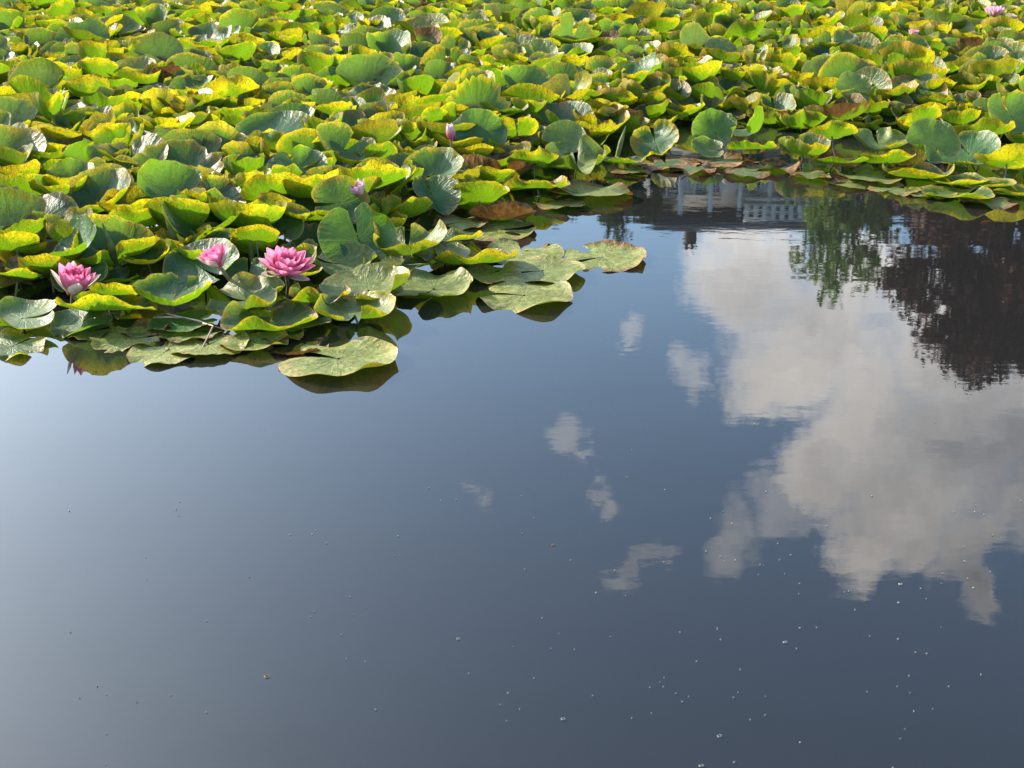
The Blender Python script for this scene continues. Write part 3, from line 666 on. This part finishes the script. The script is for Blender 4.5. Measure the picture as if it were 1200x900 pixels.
for (x, y, b) in cand:
    up = min(1, b/0.6)
    rad = float(np.clip(rs.normal(0.128, 0.026), 0.07, 0.185))
    z = 0.015+up*rs.uniform(0.02, 0.10)
    t = rs.random()
    yel = float(np.clip(rs.normal(0.46, 0.22), 0, 1)); rust = float(np.clip(rs.normal(.55, .28), 0, 1))
    s = dict(K0=rs.uniform(.8, 1.6), K1=rs.uniform(0, .4), d1=rs.uniform(0, 6.28), K2=rs.uniform(-.3, .3), d2=rs.uniform(0, 3.14), notch=rs.uniform(0, 6.28),
             q=rs.uniform(0.9, 2.0), wave=rs.uniform(.5, 1.6), fold=rs.uniform(.2, .7) if rs.random() < .2 else 0, fdir=rs.uniform(0, 6.28), gap=rs.uniform(.06, .2), Kn=.085,
             ragged=1 if rs.random() < .15 else 0, curls=int(rs.choice([0, 0, 0, 1])))
    pale = rs.uniform(.2, .6) if rs.random() < .25 else 0.0; dry = rs.uniform(.15, .4) if rs.random() < .25 else rs.uniform(.5, .9) if rs.random() < .025 else 0.0
    if t < .52:      # turned towards the sun and away from the camera: glowing underside
        s['taz'] = R(rs.uniform(60, 150)); s['tilt'] = R(rs.uniform(0, 30))
    elif t < .86:    # facing the camera
        s['taz'] = R(rs.uniform(235, 330)); s['tilt'] = R(rs.uniform(4, 38)); yel *= .55; s['K0'] *= .7
    else:
        s['taz'] = rs.uniform(0, 6.28); s['tilt'] = R(rs.uniform(5, 30))
    s['tilt'] *= 0.35+0.65*up
    z += rad*math.sin(s['tilt'])*0.55*up
    if b < .12 and rs.random() < .6: dry = rs.uniform(.35, .7)
    add_leaf((x, y, z), rad, s, (yel, rust, pale, dry, rs.uniform(.3, 1)))

# individual pads: the 300 that show largest; all others in one mass
vis = [l for l in leaves if (-l['size'] < l['px'] < 1200+l['size'] and l['py'] > -20)]
auto = sorted([l for l in vis if not l['hand']], key=lambda l: -l['size'])
nh = sum(1 for l in leaves if l['hand'])
chosen = [l for l in leaves if l['hand']]+auto[:300-nh]
cs = set(id(l) for l in chosen); rest = [l for l in leaves if id(l) not in cs]

LAND = [(85, 328, "leftmost pink flower"), (253, 298, "half-hidden pink flower"), (335, 308, "wide-open pink flower"), (425, 224, "pale pink bud flower"), (530, 160, "closed pink bud"),
        (50, 258, "round green pad"), (127, 224, "upright oval pad"), (247, 240, "pad with one orange patch"), (420, 280, "large upright green pad"), (342, 150, "large smooth green pad"),
        (562, 158, "tall smooth dark pad"), (676, 194, "wide pale bowl pad"), (838, 155, "deep green cup"), (942, 180, "tall deep bowl"), (1092, 168, "half-shaded round pad"), (1185, 135, "blue-green edge pad"),
        (1000, 104, "silvery pad"), (845, 62, "whitish fan-shaped pad"), (768, 168, "crumpled yellow-brown pad")]
ORD = ["nearest", "second", "third", "fourth", "fifth", "sixth", "seventh", "eighth", "ninth", "tenth", "eleventh", "twelfth", "thirteenth", "fourteenth", "fifteenth"]
def look_words(l):
    yel, rust, pale, dry, tint = l['look']; s = l['shp']
    c = "brown-edged" if dry > .2 else "pale" if pale > .3 else "bright yellow" if yel > .6 else "yellow-green" if yel > .36 else "blue-green" if tint > .7 else "green"
    if rust > .6 and c not in ("brown-edged",): c = "rust-spotted "+c
    td = math.degrees(s['taz']) % 360; tl = math.degrees(s['tilt'])
    f = "folded" if s.get('fold') else "nearly flat" if tl < 12 and s['K0'] < .6 else "cupped" if tl < 18 else "camera-facing" if 225 < td < 330 else "underside-showing" if 45 < td < 165 else "leaning"
    return f"{c} {f} pad"
keys = {}
for l in chosen:
    if l['label']: continue
    best = min(LAND, key=lambda k: (k[0]-l['px'])**2+(2.0*(k[1]-l['py']))**2)
    dx_, dy_ = l['px']-best[0], 2.0*(l['py']-best[1])
    dr = ("to the right of" if dx_ > 0 else "to the left of") if abs(dx_) > abs(dy_) else ("in front of" if dy_ > 0 else "behind")
    keys.setdefault((look_words(l), dr, best[2]), []).append((dx_*dx_+dy_*dy_, l))
for (lw, dr, nm), lst in keys.items():
    lst.sort(key=lambda t: t[0])
    for i, (_, l) in enumerate(lst):
        lw = lw if len((lw+dr+nm).split()) < 9 else lw.replace("rust-spotted ", "spotted ")
        l['label'] = f"{lw} {dr} the {nm}" if len(lst) == 1 else f"{lw}, {ORD[min(i, 14)]} such {dr} the {nm}"

def arrays(l, seg, rn, sd):
    r_ = np.random.default_rng(sd)
    V, uv, F = leaf_geo(l['shp'], r_, seg, rn)
    V = orient(V*l['rad'], l['shp']['taz'], l['shp']['tilt'])
    n = len(V); yel, rust, pale, dry, tint = l['look']; sd_ = r_.random()
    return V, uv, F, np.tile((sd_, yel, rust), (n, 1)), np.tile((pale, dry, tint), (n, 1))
def stem_curve(l):
    p = l['pos']; r_ = random.Random(int(p.x*1000)+int(p.y*1000))
    a = l['shp']['taz']+math.pi+r_.uniform(-.6, .6); reach = 0.10+p.z*0.5
    e = Vector((math.cos(a)*reach, math.sin(a)*reach, -p.z-0.30))
    return [Vector((0, 0, -0.001)), Vector((e.x*.12, e.y*.12, -p.z*.4-.02)), Vector((e.x*.45, e.y*.45, -p.z*.85-.08)), e]
for i, l in enumerate(chosen):
    V, uv, F, A, B = arrays(l, 64, 15, 1000+i)
    o = mesh_np("lily_pad", V, F, M_LEAF, None, True, uv, {'lf': A, 'lg': B}); o.location = l['pos']
    tag(o, l['label'], "lily pad", "lily pads on the pond")
    if l['pos'].z > 0.0:
        mb = MB(); mb.tube(stem_curve(l), [.0035, .0035, .0035, .004], 6); mb.build("stem", M_STEM, o, True)
Vs, Us, Fs, As, Bs, n0 = [], [], [], [], [], 0
for i, l in enumerate(rest):
    V, uv, F, A, B = arrays(l, 26, 7, 9000+i)
    Vs.append(V+np.array(l['pos'])); Us.append(uv); Fs.append(F+n0); As.append(A); Bs.append(B); n0 += len(V)
if Vs:
    o = mesh_np("far_lily_pads", np.concatenate(Vs), np.concatenate(Fs), M_LEAF, None, True, np.concatenate(Us), {'lf': np.concatenate(As), 'lg': np.concatenate(Bs)})
    tag(o, "dense carpet of far yellow-green lily pads across the back of the pond", "lily pads", kind='stuff')
_c = {}
for l in chosen: _c[l["label"]] = _c.get(l["label"], 0)+1
print("DUP", [k for k, v in _c.items() if v > 1])
print("leaves", len(leaves), "hand", nh, "rest", len(rest))

# ------------------------------------------------------------------ pink water lilies
def petal_material():
    m, g, out = material("petal")
    uv = g.node('ShaderNodeUVMap').outputs[0]; ux, uy, _ = g.sep(uv)
    inn = g.sep(g.node('ShaderNodeAttribute', attribute_name="lf").outputs['Vector'])
    deep = g.mix(g.smooth(uy, 0.0, 1.0), (0.60, 0.006, 0.09), (0.70, 0.035, 0.18))
    palec = g.mix(g.smooth(uy, 0.0, 1.0), (0.70, 0.09, 0.24), (0.80, 0.46, 0.56))
    c = g.mix(inn[1], deep, palec)
    st = g.noise(g.comb(g.math('MULTIPLY', ux, 14.0), g.math('MULTIPLY', uy, 1.2), inn[0]), 2.0, 2)
    c = g.mix(g.smooth(st, 0.4, 0.7, 0.0, 0.25), c, (0.80, 0.40, 0.54))
    p = g.node('ShaderNodeBsdfPrincipled'); g.l.new(c, p.inputs['Base Color']); p.inputs['Roughness'].default_value = 0.45; p.inputs['Specular IOR Level'].default_value = .35
    g.l.new(bump(g, st, 0.3, 0.001), p.inputs['Normal'])
    tr = g.node('ShaderNodeBsdfTranslucent'); g.l.new(c, tr.inputs['Color'])
    g.l.new(g.shmix(0.45, p.outputs[0], tr.outputs[0]), out.inputs['Surface'])
    return m
M_PET = petal_material()
M_STAM = simple("stamens", (0.75, 0.33, 0.04), 0.5, 0.3, 200, 0, trans=0.2)
M_SEP = simple("sepal", (0.62, 0.50, 0.42), 0.5, 0.15, 60, 0, trans=0.3)
def petal(L, wid, base_r, open_a, az, pale, rs, parent, name="petal", mat=None):
    """spoon-shaped petal; open_a: slope from horizontal at its base"""
    nu, nv = 6, 9; V = []; UV = []
    for j in range(nv+1):
        t = j/nv; w = wid*(math.sin(math.pi*min(1, t**0.85)*0.985+0.03))**0.8*0.5+0.0005
        # centre line bends upward towards the tip
        s = L*t; aa = open_a+0.30*t
        cx = base_r+s*math.cos(aa); cz = s*math.sin(aa)
        for i in range(nu+1):
            k = (i/nu-0.5)*2; cup = w*0.55*k*k
            V.append((cx-cup*math.sin(aa), w*k, cz+cup*math.cos(aa))); UV.append((i/nu, t))
    V = np.array(V); c, s_ = math.cos(az), math.sin(az)
    V = V@np.array([[c, -s_, 0], [s_, c, 0], [0, 0, 1]]).T
    idx = np.arange((nv+1)*(nu+1)).reshape(nv+1, nu+1)
    F = np.stack([idx[:-1, :-1], idx[:-1, 1:], idx[1:, 1:], idx[1:, :-1]], -1).reshape(-1, 4)
    return mesh_np(name, V, F, mat or M_PET, parent, True, UV, {'lf': np.tile((rs.random()*10, pale, 0), (len(V), 1))})
def flower(px, py, wpx, z, label, open_=1.0, tilt=(0, 0), pale=0.0, seed=1, cat="water lily"):
    rs_ = np.random.default_rng(seed); p = at(px, py, z); rad = wpx/2*project(p)[2]/FPX
    root = empty("water_lily", p); tag(root, label, cat, "pink water lilies"); root.rotation_euler = (tilt[0], tilt[1], rs_.uniform(0, 6))
    rings = [(9, 1.0, 20, .30, .10), (9, .95, 34, .20, .08), (9, .86, 47, .13, .055), (8, .76, 60, .09, .04), (6, .60, 70, .05, .03)]
    if open_ > .9: rings = rings[:4]
    for k, (n, ln, op, pl, br) in enumerate(rings):
        for i in range(n):
            a = 2*math.pi*(i+.5*(k % 2))/n+rs_.uniform(-.1, .1)
            o_ = R(90-(90-op)*open_)+rs_.uniform(-.09, .09)
            petal(rad*ln*.98*rs_.uniform(.92, 1.05), rad*.54*(1-.08*k), rad*br, o_, a, min(1, pl*1.1+pale+rs_.uniform(0, .12)), rs_, root)
    for i in range(4): petal(rad*1.02, rad*.42, rad*.08, R(90-(90-4)*open_), i*math.pi/2+.4, .9, rs_, root, "sepal", M_SEP)
    mb = MB()
    if open_ > .6:
        for i in range(46):
            a = rs_.uniform(0, 6.28); rr = rad*rs_.uniform(.04, .22); l_ = rad*rs_.uniform(.38, .56)
            d = Vector((math.cos(a), math.sin(a), 0)); q0 = d*rr*.7; q1 = d*rr*1.3+Vector((0, 0, l_*.7)); q2 = d*rr*.9+Vector((0, 0, l_))
            mb.tube([q0, q1, q2], [rad*.018, rad*.016, rad*.008], 4)
        mb.build("stamens", M_STAM, root, True)
    st = MB(); st.tube([(0, 0, .002), (0.01, 0, -z*.5), (.03, .02, -z-.2)], [.005, .005, .005], 6); st.build("stem", M_STEM, root, True)
    return root
flower(85, 345, 76, .07, "bright magenta water lily nearest the left water edge, half open", .66, (.30, -.1), 0.0, 2)
flower(335, 322, 74, .075, "wide-open pink water lily with golden stamens", 1.05, (.22, .1), .15, 3)
flower(258, 313, 56, .10, "deep pink water lily half hidden behind a green pad", .72, (.3, -.25), .0, 4)
flower(93, 275, 30, .10, "small pink bloom peeking from shade behind the leftmost flower", .6, (0, 0), .1, 5)
flower(424, 230, 40, .15, "pale pink water lily beside the rust-topped upright pad", .55, (-.2, .4), .75, 6)
flower(529, 164, 38, .17, "closed pale pink bud standing left of the tall dark pad", .28, (0, .1), .6, 7)
flower(1164, 20, 30, .22, "pale pink water lily far back in the top right corner", .8, (0, 0), .6, 8)
flower(1070, 44, 20, .19, "tiny dark pink bloom far back on the right", .6, (0, 0), .1, 9)

# ------------------------------------------------------------------ loose stems and drifting bits
M_LOOSE = simple("old_stem", (0.20, 0.13, 0.09), 0.4, 0.3, 20, 0.1, 0.002, spec=.6)
for a, b, c, lb in [((196, 368), (232, 376), (262, 386), "pinkish old stem curving over dark water above the floating group"), ((180, 372), (215, 372), (240, 380), "thin old stem lying left of the pinkish one"),
                    ((238, 379), (250, 382), (236, 410), "short pale stem crossing the pale floating pads"), ((310, 362), (332, 360), (352, 358), "thin pale stem below the wide-open flower")]:
    mb = MB(); mb.tube([at(*a, .02), at(*b, .024), at(*c, .006)], [.0026, .0026, .0018], 6); o = mb.build("old_stem", M_LOOSE, None, True); tag(o, lb, "stem", "loose stems")
for px, py, w, h_, lean, lb in [(140, 300, 10, 52, .25, "narrow unopened rolled pad standing between two flowers"), (215, 283, 14, 58, .3, "green spear-like rolled pad left of the orange-patch pad"), (296, 296, 6, 30, .05, "small dark pointed shoot left of the wide-open flower"),
                          (722, 170, 6, 34, -.3, "thin green shoot at the head of the bay"), (468, 160, 10, 34, -.35, "grey-green rolled shoot left of the closed bud"), (592, 140, 9, 34, -.2, "slim rolled shoot beside the golden pad")]:
    p = at(px, py+12, .03); k = project(p)[2]/FPX
    mb = MB(); mb.tube([(0, 0, -.03), (-lean*h_*k*.5, 0, h_*k*.45), (-lean*h_*k, 0, h_*k)], [w*k*.4, w*k*.5, w*k*.06], 9)
    o = mb.build("rolled_leaf", simple("rolled_leaf_green", (0.15, 0.17, 0.05), .5, .4, 30, .3, .003, trans=.2), None, True); o.location = p; tag(o, lb, "leaf shoot", "rolled shoots")
M_BIT = simple("drift_bits", (0.36, 0.35, 0.32), 0.7, 0.2, 40, 0)
def bit(mb, p, s, rs_):
    n = 6; a0 = rs_.uniform(0, 6); st = rs_.uniform(.4, 1)
    top = [(p.x+s*math.cos(a0+2*math.pi*i/n)*rs_.uniform(.7, 1.2), p.y+s*st*math.sin(a0+2*math.pi*i/n), .0022) for i in range(n)]
    bot = [(x, y, .0004) for x, y, _ in top]; c = (p.x, p.y, .0034)
    V = top+bot+[c]; F = []
    for i in range(n):
        j = (i+1) % n; F.append((i, n+i, n+j, j)); F.append((i, j, 2*n, 2*n))
    mb.add(V, F)
rs_ = np.random.default_rng(8); mb = MB()
for i in range(150):
    t = rs_.random()
    if i % 12 == 0: ccx, ccy = rs_.uniform(300, 1150), rs_.uniform(560, 880)
    if i % 3 == 0:
        bit(mb, at(ccx+rs_.normal()*28, min(903, ccy+rs_.normal()*9)), rs_.uniform(.0005, .0013), rs_); continue
    px = rs_.normal(900, 190) if t < .5 else rs_.uniform(20, 1195); py = rs_.normal(760, 90) if t < .6 else rs_.uniform(480, 898)
    if not (0 < px < 1200 and 470 < py < 905): continue
    bit(mb, at(px, py), rs_.uniform(.0005, .0014), rs_)
tag(mb.build("drifting_specks", M_BIT), "tiny pale specks drifting on the dark water", "specks", kind='stuff')
M_TAN = simple("tan_bit", (0.45, 0.28, 0.12), .6, .2, 40, 0)
for (px, py, s, lb, m_) in [(313, 793, .0040, "largest tan crumb drifting on the lower left water", M_TAN), (920, 753, .0036, "white flake drifting below the big cloud reflection", M_BIT), (1055, 685, .0028, "white flake under the right end of the cloud reflection", M_BIT),
        (660, 843, .0030, "white flake near the bottom middle of the water", M_BIT), (822, 898, .0036, "white flake at the bottom edge of the water", M_BIT), (537, 749, .0028, "white flake left of the middle on lower water", M_BIT), (648, 639, .0028, "dark tan crumb in mid water below the small clouds", M_TAN), (843, 863, .003, "white flake just above the bottom edge one", M_BIT)]:
    q = MB(); bit(q, at(px, py), s, rs_); tag(q.build("floating_flake", m_), lb, "flake", "flakes on the water")
